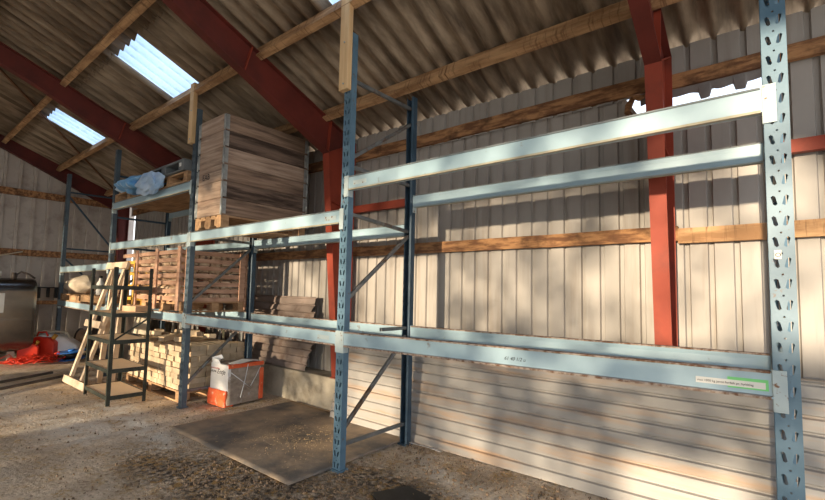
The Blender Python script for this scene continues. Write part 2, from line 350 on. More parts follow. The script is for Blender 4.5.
girt(3.145, 3.275, M['girt'], -11.6, -.72, lab='weathered wooden girt near the eaves'); girt(3.125, 3.235, M['girt'], -.66, 2.7, lab='weathered wooden girt near the eaves')
girt(1.885, 2.0, M['purlin'], -.53, 2.7, lab='wooden girt at mid height'); girt(1.905, 2.02, M['girt'], -11.6, -.53, lab='wooden girt at mid height')
girt(.78, .88, M['girt'], -11.6, -4.3, lab='low wooden girt')
mb = MB(); mb.box(-4.1, -.66, 1.40, 1.46, 2.46, 2.55); struct(mb.build('wall_girt', M['red']), 'red steel rail on the back wall')
mb = MB(); mb.box(-.54, 2.7, 1.40, 1.46, 2.465, 2.555); struct(mb.build('wall_girt', M['red']), 'red steel rail on the back wall')
# torn membrane hanging in the gap
mb = MB(); n = 60; top = []; bot = []; 
for i in range(n+1):
    x = -.78 + .86*i/n; d = .085 + .05*abs(noise.noise(V((x*7,2,0)))) + (.05 if abs(x+.33)<.035 or abs(x+.12)<.03 else 0)
    top.append((x, 1.452, 3.15)); bot.append((x, 1.47+.02*noise.noise(V((x*10,0,1))), 3.15-d))
mb.sheet([top,bot]); tag(mb.build('torn_membrane', M['membrane'], solid=.002), 'dark torn roofing felt hanging under the top girt beside the red column', 'felt')
mb = MB(); pts = [(-.83,1.44,3.12),(-.86,1.43,3.06),(-.87,1.42,3.0),(-.83,1.41,2.95),(-.79,1.42,2.93)]
mb.tube(pts,[.02,.03,.025,.02,.01],8); mb.tube([(-.83,1.44,3.13),(-.78,1.42,3.1),(-.72,1.41,3.11)],[.015,.025,.01],8)
tag(mb.build('insulation_scrap', M['girt']), 'brown twisted insulation scrap in the corner left of the wall gap', 'insulation')

mb = MB(); mb.sheet([[(-12,-6.45,3.35),(2.7,-6.45,3.35)],[(-12,-6.45,6.66),(2.7,-6.45,6.66)]]); struct(mb.build('front_light_baffle', M['gable'], solid=.03), 'added unseen panel high at the front, cutting the daylight')  # added out of view to hold daylight off the upper wall and roof
# ------------------------------------------------------------------ gable wall
mb = MB(); pts = []; y = WY+.1
while y > -6.5:
    pts += [(y,0),(y-.185,0),(y-.195,.045),(y-.24,.045)]; y -= .25
mb.sheet([[(-11.99+d, yy, .2) for yy,d in pts], [(-11.99+d, yy, roofz(yy)-.06) for yy,d in pts]])
struct(mb.build('wall_left', M['gable'], solid=.002), 'gable wall of ribbed steel cladding')
for z0, z1 in ((3.28,3.42),(2.04,2.17),(1.03,1.11)):
    mb = MB(); mb.box(-11.94, -11.88, -6.3, 1.25, z0, z1); struct(mb.build('gable_girt', M['girt']), 'wooden girt across the gable wall')
mb = MB(); mb.box(-12.1, -11.78, -6.5, 1.6, -.2, .3); struct(mb.build('baseboard_left', M['concrete']))
mb = MB(); mb.tube([(-11.87,-2.6,2.15),(-11.86,-1.8,1.98),(-11.86,-1.25,1.95),(-11.86,-.9,2.0),(-11.87,-.5,2.12)], .012, 8)
tag(mb.build('cable', M['cream']), 'slack pale cable sagging along the gable wall above the tank', 'cable')

# ------------------------------------------------------------------ pallet racking
def ring(mb, x0, x1, z0, z1, hexa, y):
    """rectangle with a six sided hole"""
    xm = (x0+x1)/2
    outer = [(x0,z0),(xm,z0),(x1,z0),(x1,z1),(xm,z1),(x0,z1)]
    vs = [(a,y,b) for a,b in outer] + [(a,y,b) for a,b in hexa]
    mb.add(vs, [(i,(i+1)%6,6+(i+1)%6,6+i) for i in range(6)])
def upright_mesh(h, flip=False):
    """web at y=0 (faces -y), flanges go to +y"""
    mb = MB(); p = .0925; n = int(h/p)
    e = .012; a0, a1, b0, b1 = e, .0365, .0505, W-e
    for k in range(n):
        z = h - (k+1)*p; zt = z+p
        mb.sheet([[(0,0,z),(e,0,z)],[(0,0,zt),(e,0,zt)]]); mb.sheet([[(W-e,0,z),(W,0,z)],[(W-e,0,zt),(W,0,zt)]])
        # left slot leans like a backslash, right slot like a slash
        zc = z + p*.42; xc = (a0+a1)/2
        xb, xt, zb, zu, hw = xc+.0036, xc-.0036, zc-.017, zc+.017, .0078
        L_ = [(xb-hw,zb),(xb,zb-.006),(xb+hw,zb),(xt+hw,zu),(xt,zu+.006),(xt-hw,zu)]
        ring(mb, a0, a1, z, zt, L_, 0)
        R_ = [(W-a, b) for a,b in L_]; R_ = [R_[2],R_[1],R_[0],R_[5],R_[4],R_[3]]
        ring(mb, b0, b1, z, zt, R_, 0)
        xm = (a1+b0)/2; zc = z+p*.86
        ring(mb, a1, b0, z, zt, [(xm-.004,zc-.003),(xm,zc-.0045),(xm+.004,zc-.003),(xm+.004,zc+.003),(xm,zc+.0045),(xm-.004,zc+.003)], 0)
    z1 = h - n*p
    if z1 > 0: mb.sheet([[(0,0,0),(W,0,0)],[(0,0,z1),(W,0,z1)]])
    for x, s_ in ((0,1),(W,-1)):
        mb.sheet([[(x,0,0),(x,.06,0),(x+s_*.018,.068,0)],[(x,0,h),(x,.06,h),(x+s_*.018,.068,h)]])
    if flip: mb.v = [(x,-y,z) for x,y,z in mb.v]
    return mb
def rack_frame(x, hf, hr, label, mf='blue', mr='shaded_blue', braces=(), mb_='brace'):
    t = thing('rack_frame', (x,0,0), label, 'rack frame')
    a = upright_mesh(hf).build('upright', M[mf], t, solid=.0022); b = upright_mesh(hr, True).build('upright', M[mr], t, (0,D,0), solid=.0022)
    for y, m in ((.03,mf),(D-.03,mr)):
        q = MB(); q.box(-.012,W+.012,y-.05,y+.055,-.012,.006); q.build('foot_plate', M[m], t)
    for (y0,z0,y1,z1) in braces:
        q = MB(); q.bar((W/2,y0,z0),(W/2,y1,z1),.03,.032,up=(0,0,1)); q.build('brace', M[mb_], t, bevel=.004)
    return t
BR = [(.05,.19,D-.05,.19),(.05,.30,D-.06,1.03),(.5,1.11,D-.05,1.11),(.05,1.38,D-.05,2.02),(.04,2.12,D-.05,2.06),(.05,2.53,D-.05,2.53),(.05,2.6,D-.05,3.16),(.05,3.3,D-.05,3.32)]
BR2 = [(.05,.19,D-.05,.19),(.05,.26,D-.06,1.03),(.05,1.27,D-.05,2.02),(.04,2.10,D-.05,2.09),(.05,2.6,D-.05,2.6),(.05,3.3,D-.05,3.3)]
BR3 = [(.05,2.35,D-.05,3.05),(.04,3.1,D-.05,3.12),(.05,2.2,D-.05,2.24),(.05,1.3,D-.05,2.1),(.05,.2,D-.05,.2),(.05,.3,D-.05,1.1)]
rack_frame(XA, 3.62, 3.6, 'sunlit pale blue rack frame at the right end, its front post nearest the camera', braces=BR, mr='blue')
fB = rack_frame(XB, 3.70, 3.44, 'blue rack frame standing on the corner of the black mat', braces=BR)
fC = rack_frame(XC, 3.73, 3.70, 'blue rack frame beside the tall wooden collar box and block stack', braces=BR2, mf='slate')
rack_frame(XD, 3.74, 3.74, 'blue rack frame behind the shelf unit, carrying the blue tarp end', braces=BR2, mf='slate', mb_='shaded_blue')
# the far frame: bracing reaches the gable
rack_frame(XE, 3.76, 3.76, 'farthest blue rack frame, empty at the top, against the gable wall', braces=[(.05,3.38,D-.05,3.4),(.05,3.3,D-.05,2.3),(.05,2.2,D-.05,2.2),(.05,2.0,D-.05,1.2),(.05,.2,D-.05,.2)], mf='slate', mr='shaded_blue', mb_='shaded_blue')
def rack_beam(xa, xb, za, zb, front, label, h=.112, m='beam', conn=True, group=None):
    lip = 'beamrust' if za < 1.5 else 'beamtan'
    L_ = xa-xb; y = -.004 if front else D+.004; sg = 1 if front else -1
    t = thing('rack_beam', (xb, y, zb), label, 'rack beam', group, ry=-math.atan2(za-zb, L_))
    prof = [(0,0),(0,-h+.012),(-.008,-h+.008),(-.008,-h),(.045,-h),(.045,-.03),(.05,0)]
    prof = [(a*sg,b) for a,b in prof]
    q = MB(); q.prism(prof, 'X', .001, L_-.001); q.build('beam', M[m], t, bevel=.0015)
    q = MB(); a_, b_ = sorted((-.013*sg, .004*sg)); q.box(.01, L_-.01, a_, b_, -h-.004, -h+.008); q.build('bottom_lip', M[lip], t)['label'] = 'rusty brown bottom lip' if za < 1.5 else 'tan bottom lip'
    q = MB(); a_, b_ = sorted((-.008*sg, .05*sg)); q.box(.01, L_-.01, a_, b_, -.004, .005); q.build('top_flange', M['beamrust' if za < 1.5 else 'beamgrey'], t)['label'] = 'dusty brown top edge' if za < 1.5 else 'dark grey top edge'
    if conn:
        for x0, x1 in ((-.045,.004),(L_-.004,L_+.045)):
            q = MB(); yy = sorted((-.004*sg, -.0075*sg)); yz = sorted((-.004*sg,.05*sg))
            q.box(x0,x1,yy[0],yy[1],-h-.055,.012)
            xi = x1 if x0 < 0 else x0
            q.box(min(xi-.002,xi+.002),max(xi-.002,xi+.002),yz[0],yz[1],-h-.055,.012)
            c = q.build('end_connector', M['conn'], t, bevel=.001)
    return t
g = XB+W
bA = rack_beam(XA, XB+W, 1.143, 1.114, True, 'front lower pale blue beam of the nearest bay with a green and white load sticker')
rack_beam(XA, XB+W, 1.136, 1.124, False, 'rear lower beam of the nearest bay, rusty patch at its left end')
bU = rack_beam(XA, XB+W, 2.424, 2.42, True, 'front upper beam of the nearest bay, sunlit at its right end')
rack_beam(XA, XB+W, 2.418, 2.42, False, 'rear upper beam of the nearest bay')
bL = rack_beam(XB, XC+W, 1.114, 1.124, True, 'front lower beam of the middle bay, above the wrapped package')
rack_beam(XB, XC+W, 1.12, 1.12, False, 'rear lower beam of the middle bay in front of the brown sheets')
bM = rack_beam(XB, XC+W, 2.145, 2.137, True, 'front upper beam of the middle bay, under the tall wooden collar box')
rack_beam(XB, XC+W, 2.14, 2.13, False, 'rear upper beam of the middle bay behind the tall collar box')
rack_beam(XC, XD+W, 1.13, 1.13, True, 'front lower beam under the slatted crate, left of the block stack')
rack_beam(XC, XD+W, 1.13, 1.13, False, 'rear lower beam under the slatted crate')
rack_beam(XC, XD+W, 2.13, 2.155, True, 'front empty beam running above the slatted crate')
rack_beam(XC, XD+W, 2.13, 2.15, False, 'rear empty beam above the slatted crate')
rack_beam(XC, XD+W, 2.80, 2.82, True, 'topmost front beam carrying the grey plastic pallet and blue tarp')
rack_beam(XC, XD+W, 2.80, 2.81, False, 'topmost rear beam behind the grey plastic pallet')
rack_beam(XD, XE+W, 1.826, 1.815, True, 'farthest front upper beam, over the pale sack')
rack_beam(XD, XE+W, 1.82, 1.82, False, 'farthest rear upper beam near the gable wall')
rack_beam(XD, XE+W, 1.11, 1.145, True, 'farthest front lower beam, under the pale sack')
rack_beam(XD, XE+W, 1.13, 1.13, False, 'farthest rear lower beam near the gable wall')
# stickers and writing on the beams (local: x along, y out, z down from top)
def sticker(par, x0, x1, z0, z1, m, name, y=-.0045, lab=None):
    q = MB(); q.box(x0,x1,y,y+.004,z0,z1); o = q.build(name, m, par)
    if lab: o['label'] = lab
    return o
LB = P-W
sticker(bA, LB-.163, LB-.018, -.083, -.035, M['grn'], 'green_sticker', -.0015, 'green sticker')
st = sticker(bA, LB-.285, LB-.028, -.076, -.048, M['paper'], 'load_sticker', -.0025, 'white strip sticker with small print')
link('lettering', text_mesh('max 1000 kg jævnt fordelt pr. hyldelag', .0135, M['ink']), st, (LB-.279, -.0032, -.067), (math.pi/2,0,0))
link('handwriting', text_mesh('61 40 1/2 u', .03, M['ink'], shear=.3), bA, (LB-1.275, -.0012, -.072), (math.pi/2,0,math.radians(0)))
for b_, x in ((bU,.06),(bL,LB-.24),(bM,LB-.2)):
    s1 = sticker(b_, x, x+.15, -.075, -.04, M['conn'], 'worn_sticker', -.0015, 'worn pale sticker')
# paper tag on near post
q = MB(); q.box(.018,.042,-.0042,-.0022,1.64,1.68); tg = q.build('paper_tag', M['paper'], bpy.data.objects['rack_frame']); tg['label'] = 'small white paper tag'
link('ring_mark', text_mesh('O', .026, M['ink']), tg, (.02, -.005, 1.65), (math.pi/2,0,0))
# timber extension planks bolted on the posts
def plank(x, z0, z1, label, w=.105, y=-.045):
    t = thing('timber_plank', (x, y, z0), label, 'plank')
    q = MB(); q.box(-w/2, w/2, -.026, .026, 0, z1-z0); q.build('board', M['pine'], t, bevel=.003)
    for z in (.05, .42):
        q = MB(); q.tube([(.008,-.033,z),(.008,-.024,z)], .008, 8); q.build('screw', M['galv'], t)
    return t
plank(XB+W/2-.01, 3.18, 4.10, 'pine plank screwed to the top of the post on the mat corner', y=-.03)
plank(XC+W/2-.03, 3.28, 4.06, 'pine plank on the post left of the tall collar box', y=-.03, w=.1)

# ------------------------------------------------------------------ pallets and boxes
def pallet(loc, label, w=1.2, d=.8, m='pallet', rz=0, group=None):
    t = thing('pallet', loc, label, 'pallet', group, rz)
    q = MB(); nb = 5 if d < 1 else 7
    for i in range(nb):
        y = i*(d-.1)/(nb-1); q.box(0,w,y,y+.1,.122,.144)
    for x in (0,(w-.1)/2,w-.1): q.box(x,x+.1,0,d,.1,.122)
    q.build('deck', M[m], t, bevel=.002)
    for ix in range(3):
        for iy in range(3):
            q = MB(); x = ix*(w-.1)/2; y = iy*(d-.14)/2; q.box(x,x+.1,y,y+.14,.022,.1); q.build('block', M[m], t, bevel=.002)
    for iy in range(3):
        q = MB(); y = iy*(d-.1)/2; q.box(0,w,y,y+.1,0,.022); q.build('skid', M[m], t)
    return t
ZM = 2.1435
# collar box on its pallet
cx0, cx1, cy0, cy1 = -5.31, -4.715, -.05, 1.13
pallet((cx1, cy0, ZM), 'wooden pallet under the tall collar box', 1.18, .6, rz=math.pi/2)
t = thing('collar_box', (cx0, cy0, ZM+.145), 'tall weathered wooden box of six stacked hinged collars on the upper shelf', 'wooden box')
w, d = cx1-cx0, cy1-cy0; ch = .196
for k in range(6):
    mm = M['collard'] if k in (4,) else M['collar']
    q = MB(); z0, z1 = k*ch+.002, (k+1)*ch-.002
    for a in ((.02,w-.02,0,.02),(.02,w-.02,d-.02,d),(0,.02,.02,d-.02)): q.box(*a, z0, z1)
    c = q.build('collar', M['collar'], t, (0,0,0), bevel=.003)
    q = MB(); q.box(w-.02,w,.005,d-.005,z0,z1); q.build('side_board', M[('collarm','collard','collarm','collar','collard','collarm')[k]], c, bevel=.003)
    if k == 2:
        link('lettering', text_mesh('EAB', .1, M['ink']), c, (.12, -.003, k*ch+.05), (math.pi/2,0,0))
    for (hx,hy) in ((w,0),(0,0),(w,d),(0,d)):
        q = MB(); sx, sy = (1 if hx else -1), (1 if hy else -1)
        q.box(min(hx+sx*.004,hx-sx*.03),max(hx+sx*.004,hx-sx*.03), min(hy+sy*.004,hy+sy*.001),max(hy+sy*.004,hy+sy*.001), z0+.01, z1-.01)
        q.box(min(hx+sx*.004,hx+sx*.001),max(hx+sx*.004,hx+sx*.001), min(hy+sy*.004,hy-sy*.05),max(hy+sy*.004,hy-sy*.05), z0+.01, z1-.01)
        q.tube([(hx+sx*.006,hy+sy*.006,z0-.012),(hx+sx*.006,hy+sy*.006,z1-.02)], .009, 8)
        q.build('hinge', M['galv'], c)
q = MB(); q.box(.02,w-.02,.02,d-.02,.0,.012); q.build('bottom_board', M['collar'], t)

# slatted crate full of firewood on the lower shelf
kx0, kx1, ky0, ky1, kz = -7.1, -5.67, -.03, .87, 1.137
pallet((kx1-.02, ky0+.06, kz), 'wooden pallet under the slatted firewood crate', .86, 1.3, rz=math.pi/2)
t = thing('slatted_crate', (kx0,ky0,kz+.145), 'reddish slatted wooden crate packed with split firewood', 'crate')
w, d, h = kx1-kx0, ky1-ky0, .69
for x in (0, w/2-.03, w-.07):
    for y in (-.022, d): 
        q = MB(); q.box(x,x+.075,y,y+.022,-.12,h+.0); q.build('upright_slat', M['cratewood'], t, bevel=.002)
for y in (.05, d-.1):
    for xp in (w, -.022):
        q = MB(); q.box(xp,xp+.022,y,y+.08,0,h-.02); q.build('corner_post', M['cratewood'], t, bevel=.002)
for k in range(7):
    z = .0 + k*.1
    q = MB(); r_ = random.Random(k); dz = r_.uniform(-.006,.006)
    x0_ = -.55 if k == 6 else 0
    q.box(x0_,w,0,.02,z+dz,z+.054+dz); q.box(0,w,d-.02,d,z,z+.062); q.box(w-.02,w,.02,d-.02,z-dz,z+.054-dz); q.box(0,.02,.02,d-.02,z,z+.062)
    q.build('slat_row', M['cratewood'], t, bevel=.002)
q = MB(); q.box(.02,w-.02,.02,d-.02,-.002,.012); q.build('floor_board', M['cratewood'], t)
# logs: one proto, copied
def log_mesh(seed):
    r_ = random.Random(seed); q = MB(); n = 7; rows = []
    for i, x in enumerate((-.15,-.05,.06,.15)):
        rows.append([(x+r_.uniform(-.004,.004), math.cos(a)*(.045+r_.uniform(-.006,.006)), math.sin(a)*(.038+r_.uniform(-.006,.006))) for a in [2*math.pi*k/n for k in range(n)]])
    for r in rows: r.append(r[0])
    q.sheet(rows); q.add(rows[0][:-1], [tuple(range(n))]); q.add(rows[-1][:-1], [tuple(range(n))])
    return q.mesh('firewood_log', M['log'])
LM = [log_mesh(i) for i in range(4)]
k = 0
for lay in range(7):
    for side in range(2):
        cnt = 4 if side == 0 else 5
        for i in range(cnt):
            o = link('firewood_log', LM[k%4]); k += 1
            z = kz+.145+.06+lay*.088
            if side == 0: o.location = (kx0+.2+i*.32, ky0+.075+.0*lay, z); o.rotation_euler = (random.uniform(0,6),0,random.uniform(-.03,.03))
            else: o.location = (kx1-.08, ky0+.17+i*.155, z); o.rotation_euler = (random.uniform(0,6),0,math.pi/2+random.uniform(-.03,.03)); o.scale = (.45,1,1)
            tag(o, 'split firewood log packed inside the slatted crate', 'firewood', 'firewood in the slatted crate')
# yellow trestle frames beside the crate
t = thing('yellow_frame', (-8.25,.22,1.135), 'yellow wooden slatted frame on the shelf left of the firewood crate', 'wooden frame')
for x in (0,.34,.68,.98):
    q = MB(); q.box(x,x+.07,0,.05,0,.74); q.build('post', M['yellow'], t, bevel=.003)
for z in (.1,.3,.5,.68):
    q = MB(); q.box(0,1.05,-.025,0,z,z+.05); q.build('rail', M['yellow'], t, bevel=.003)
q = MB(); q.box(0,1.05,-.02,.5,-.003,.03); q.build('base_board', M['pallet'], t)

# things on the top shelf
ZT = 2.814
pallet((-6.75,-.03,ZT-.01), 'wooden pallet under the grey plastic pallet on the top shelf', 1.1, .8)
t = thing('plastic_pallet', (-6.9,-.06,ZT+.142), 'grey plastic pallet lying on a wooden pallet on the top shelf', 'pallet')
q = MB(); q.box(0,1.2,0,.8,.12,.15)
for x in (0,.53,1.06):
    for y in (0,.32,.66): q.box(x,x+.14,y,y+.14,.02,.12)
for y in (0,.32,.66): q.box(0,1.2,y,y+.14,0,.02)
q.build('deck', M['greypl'], t, bevel=.006)
q = MB(); q.box(-.002,.1,-.004,0,.022,.118); q.build('wood_end_block', M['pallet'], t)
q = MB(); q.box(1.09,1.14,-.006,-.001,.055,.1); q.build('label_plate', M['paper'], t)
pallet((-8.28,0,ZT+.0), 'wooden pallet under the blue tarp at the left of the top shelf', 1.2, .8)
# crumpled tarp
def cloth(name, x0, x1, y0, y1, zf, m, label, cat, nx=26, ny=16, amp=.04, seed=1, sub=1, parent=None):
    q = MB(); rows = []
    for j in range(ny+1):
        r = []
        for i in range(nx+1):
            x = x0+(x1-x0)*i/nx; y = y0+(y1-y0)*j/ny; u, v = i/nx, j/ny
            p = V((x*5+seed, y*5, seed)); dz = noise.ridged_multi_fractal(p*.7, 1, 2, 4, 1, 2)*amp; n2 = noise.noise_vector(p)*amp
            r.append((x+n2.x, y+n2.y, zf(u,v)+dz))
        rows.append(r)
    q.sheet(rows, True); o = q.build(name, m, parent, solid=.004, subsurf=sub)
    return tag(o, label, cat) if label else o
def bundle(name, c, r, m, label, cat, seed, amp=.35):
    q = MB(); rows = []
    for j in range(27):
        f = math.pi*j/26; row = []
        for i in range(49):
            a = 2*math.pi*(i % 48)/48; p = V((math.sin(f)*math.cos(a), math.sin(f)*math.sin(a), math.cos(f)))
            k = 1 + amp*(noise.ridged_multi_fractal(p*1.3+V((seed,0,0)), 1, 2, 4, 1, 2)-1)*.6 + amp*.5*noise.noise(p*2.2+V((0,seed,0)))
            row.append((c[0]+r[0]*p.x*k, c[1]+r[1]*p.y*k, c[2]+r[2]*p.z*k))
        rows.append(row)
    q.sheet(rows, True); return tag(q.build(name, m, subsurf=1), label, cat)
bundle('tarpaulin', (-7.5,.14,3.02), (.66,.28,.12), M['tarp'], 'crumpled light blue tarpaulin bundled on a pallet on the top shelf', 'tarpaulin', 3, .6)
bundle('plastic_film', (-6.62,-.1,2.89), (.38,.08,.14), M['tarpwhite'], 'bunched whitish blue film hanging over the top beam beside the blue tarp', 'plastic film', 8, .6)
q = MB(); q.box(-8.25,-5.65,.05,.88,2.785,2.8); tag(q.build('shelf_board', M['pallet']), 'thin board lying across the topmost beams', 'board')

# ------------------------------------------------------------------ far shelf: sack, small pallet, tray, bottle
pallet((-11.0,.0,1.135), 'small pallet under the pale sack on the far shelf', 1.3, .6)
q = MB(); rows = []
for j in range(15):
    f = math.pi*j/14; rows.append([])
    for i in range(25):
        a = 2*math.pi*i/24; rr = math.sin(f)**.6
        n_ = 1+.18*noise.noise(V((math.cos(a)*2,math.sin(a)*2,f*2)))
        x = .52*rr*math.cos(a)*n_; y = .26*rr*math.sin(a)*n_; z = -.17*math.cos(f)*(1+.25*math.cos(a-.3)*(1 if f > 1.5 else .1))
        rows[-1].append((x,y,z))
q.sheet(rows, True); o = q.build('sack', M['sack'], None, (-10.85,.3,1.455), subsurf=1); tag(o, 'bulging off-white sack lying on the far left shelf', 'sack')
q = MB(); q.box(-.35,.35,-.2,.2,0,.02); q.tube([(-.35,-.1,.01),(-.5,-.15,.01),(-.5,.0,.012),(-.35,.0,.01)],.008,6); q.box(-.33,-.28,-.18,-.13,-.2,0); q.box(.28,.33,-.18,-.13,-.2,0); q.box(-.33,-.28,.1,.15,-.2,0); q.box(.28,.33,.1,.15,-.2,0)
o = q.build('grill_stand', M['black'], None, (-11.55,-.15,1.38)); tag(o, 'small black metal stand at the left end of the far shelf', 'stand')
q = MB(); q.tube([(0,0,-.2),(0,0,.3)], .03, 10); 
t = thing('bottle', (-9.2,.15,1.29), 'white plastic bottle standing right of the pale sack', 'bottle')
q = MB(); q.tube([(0,0,0),(0,0,.2),(0,0,.25),(0,0,.3)], [.06,.06,.03,.025], 12); q.build('body', M['white'], t)
q = MB(); q.tube([(0,0,.3),(0,0,.34)], .03, 12); q.build('cap', M['black'], t)
q = MB(); q.box(-10.3,-8.5,.0,.8,1.16,1.28); o = q.build('plank_pile', M['pallet']); tag(o, 'low brown box of timber offcuts on the far shelf', 'box')

# ------------------------------------------------------------------ metal shelf unit
sx0, sx1, sy0, sy1 = -7.10, -6.18, -.58, -.14
t = thing('shelf_unit', (sx0,sy0,0), 'dark metal shelving unit with five brown boards standing in front of the rack', 'shelf unit', rz=math.radians(-1))
w, d = sx1-sx0, sy1-sy0
for x, y in ((0,0),(w,0),(w,d),(0,d)):
    q = MB(); sx = 1 if x == 0 else -1; sy = 1 if y == 0 else -1
    q.box(min(x,x+sx*.04),max(x,x+sx*.04),min(y,y+sy*.003),max(y,y+sy*.003),0,1.69); q.box(min(x,x+sx*.003),max(x,x+sx*.003),min(y,y+sy*.04),max(y,y+sy*.04),0,1.69)
    q.build('post', M['darksteel'], t, solid=.002)
for z in (.1,.42,.77,1.10,1.44):
    q = MB(); 
    for a in ((0,w,0,.003),(0,w,d-.003,d),(0,.003,0,d),(w-.003,w,0,d)): q.box(*a, z-.03, z+.02)
    s1 = q.build('shelf_frame', M['darksteel'], t)
    q = MB(); q.box(.01,w-.01,.01,d-.01,z+.002,z+.016); q.build('shelf_board', M['mdf'], s1)
q = MB(); q.bar((w-.01,.03,.78),(w-.01,d-.03,1.04),.01,.02); q.build('brace', M['darksteel'], t)
q = MB(); q.box(0,.3,0,.2,0,.075); tag(q.build('carton', M['mdf'], None, (-6.75,-.3,1.118), (0,0,.2), bevel=.004), 'small brown carton on the second shelf of the metal unit', 'carton')

# ------------------------------------------------------------------ wooden trestles leaning on the rack
def trestle(loc, label, rz=0, lean=0, hgt=1.84):
    t = thing('trestle', loc, label, 'trestle', rz=rz, rx=lean)
    for x in (.12,.62):
        q = MB(); q.bar((x-.1,0,0.0),(x+.24,0,hgt),.07,.045,up=(0,1,0)); q.build('leg', M['palewood'], t, bevel=.003)
        q = MB(); q.bar((x+.2,.3,0.02),(x+.22,.03,hgt-.1),.07,.045,up=(1,0,0)); q.build('leg', M['palewood'], t, bevel=.003)
    for (x0,x1,z,y) in ((-.1,.9,.05,-.04),(.05,.72,.9,-.04),(.22,1.05,hgt-.05,-.045),):
        q = MB(); q.box(x0,x1,y-.02,y+.02,z-.05,z+.05); q.build('crossbar', M['palewood'], t, bevel=.003)
    return t
trestle((-8.1,-.5,0), 'tall pale wooden trestle with crossbars leaning on the rack behind the shelf unit', rz=math.radians(0), lean=math.radians(-12.5))

# ------------------------------------------------------------------ block stack on a pallet
pallet((-7.55,.08,0), 'pallet under the large stack of pale wooden blocks', 1.78, .95)
BX0, BX1, BY0, BY1 = -7.52, -5.79, .09, 1.0
bp = MB(); bp.box(0,.205,0,.1,0,.068); bp.v = [(a*.975,b,c*.96) for a,b,c in bp.v]; bme = bp.mesh('wood_block', M['brick'])
blk0 = None
def block(x, y, z, rz=0, lab='pale wooden block in the stack on the pallet', grp='pale wooden blocks stacked on the pallet', rx=0, ry=0):
    o = link('wood_block', bme, None, (x,y,z), (rx,ry,rz))
    return tag(o, lab, 'block', grp)
rr = random.Random(3)
NL = 8
for k in range(NL):
    z = .145 + k*.0695
    n = 8; stag = .1 if k % 2 else 0
    for i in range(n):                                     # front face, long side out
        x = BX0 + i*.2125 + stag*.5 + rr.uniform(-.004,.004)
        if x + .205 > BX1+.03: continue
        if k == NL-1 and i in (0,1,4): continue
        block(x, BY0+rr.uniform(-.018,.012), z, rr.uniform(-.03,.03))
    m_ = 8
    for i in range(1, m_):                                 # right face
        y = BY0 + .015 + i*.109
        if k % 2: block(BX1-.19+rr.uniform(-.006,.006), y+rr.uniform(-.003,.003), z)
        elif i % 2: block(BX1+rr.uniform(-.006,.0), y+.002, z, math.pi/2)
for i in range(7):                                         # top layer
    for j in range(1,7):
        if rr.random() < .15: continue
        block(BX0 + i*.213 + rr.uniform(-.01,.01), BY0+.015+j*.112, .145+(NL-1)*.0695, rr.uniform(-.01,.01), 'pale wooden block on the top layer of the pallet stack', 'top layer of wooden blocks')
q = MB(); q.box(BX0+.02, BX1-.22, BY0+.12, BY1-.02, .146, .145+(NL-1)*.0695-.002); tag(q.build('block_core', M['brick']), 'inner rows of the wooden block stack, hidden behind the outer blocks', 'blocks')['kind'] = 'stuff'
for i in range(14):
    block(BX0+.1+rr.uniform(0,1.25), BY0+.12+rr.uniform(0,.55), .145+NL*.0695+.004+(i%2)*.03, rr.uniform(-1.5,1.5), 'loose wooden block tossed on top of the stack', 'loose blocks on top of the stack', ry=rr.uniform(-.15,.15))
# rounded grey panel
q = MB(); pl = []
for i in range(25):
    a = math.pi*i/24; pl.append((.24*math.cos(a), .34+.12*math.sin(a)))
pl = [(-.24,0)] + pl[::-1] + [(.24,0)]
q.prism(pl, 'Y', -.012, .012); tag(q.build('rounded_panel', M['cream'], None, (-7.72,.3,.70), (-.15,0,.1), bevel=.004), 'rounded beige chair-back panel standing behind the shelf unit', 'panel')
# leaning strips behind the stack
for i in range(17):
    x = -8.9 + i*.17 + rr.uniform(-.03,.03); h = rr.uniform(.75,1.05); dx = rr.uniform(-.12,.12)
    q = MB(); m_ = ('stripA','stripB','stripA','rustbar')[i%4]
    q.bar((x,1.14,.0),(x+dx,1.17,h),rr.uniform(.05,.1),.012,up=(0,1,0))
    q.bar((x+.02,1.13,.0),(x+dx+.02,1.16,h),.008,.02,up=(0,1,0))
    tag(q.build('metal_strip', M[m_]), 'long metal or timber strip leaning on the back wall behind the block stack', 'strip', 'strips leaning behind the block stack')
q = MB(); q.bar((-7.15,.98,.72),(-7.7,1.1,1.08),.05,.012,up=(0,1,0)); tag(q.build('metal_strip', M['stripA']), 'tilted pale strip crossing the other strips above the block stack', 'strip')

# ------------------------------------------------------------------ wrapped package
t = thing('wrapped_package', (-5.50,.36,0), 'white and orange plastic wrapped package standing on the floor by the rack post', 'package', rz=math.radians(4))
def pk_mesh(w, d, h, z0, z1, bulge=.02, seed=0):
    q = MB(); rows = []; n = 40
    for j in range(13):
        z = z0+(z1-z0)*j/12; r = []
        for i in range(n):
            u = i/n*4; s_ = int(u); f = u-s_
            x, y = ((f*w,0),(w,f*d),(w-f*w,d),(0,d-f*d))[s_]
            nv = noise.noise(V((x*8+seed,y*8,z*8)))*bulge; cx_, cy_ = x-w/2, y-d/2; k = 1+nv*2.2+.03*math.sin(math.pi*z/h)
            r.append((w/2+cx_*k, d/2+cy_*k, z+noise.noise(V((x*9,y*9,seed)))*.008*(1 if 0<j else 0)))
        r.append(r[0]); rows.append(r)
    q.sheet(rows, True); return q, rows
w, d, h = .36, .5, .51
q, rows = pk_mesh(w,d,h,.02,h,.02); top = rows[-1][:-1]; q.add(top, [tuple(range(len(top)))]); q.add(rows[0][:-1], [tuple(range(40))[::-1]])
q.build('wrap', M['bagclear'], t)
q = MB(); q.box(-.012,w+.004,-.012,.03,.19,h-.0); pr = q.build('printed_front', M['bagprint'], t, bevel=.006); pr['label'] = 'white printed front'
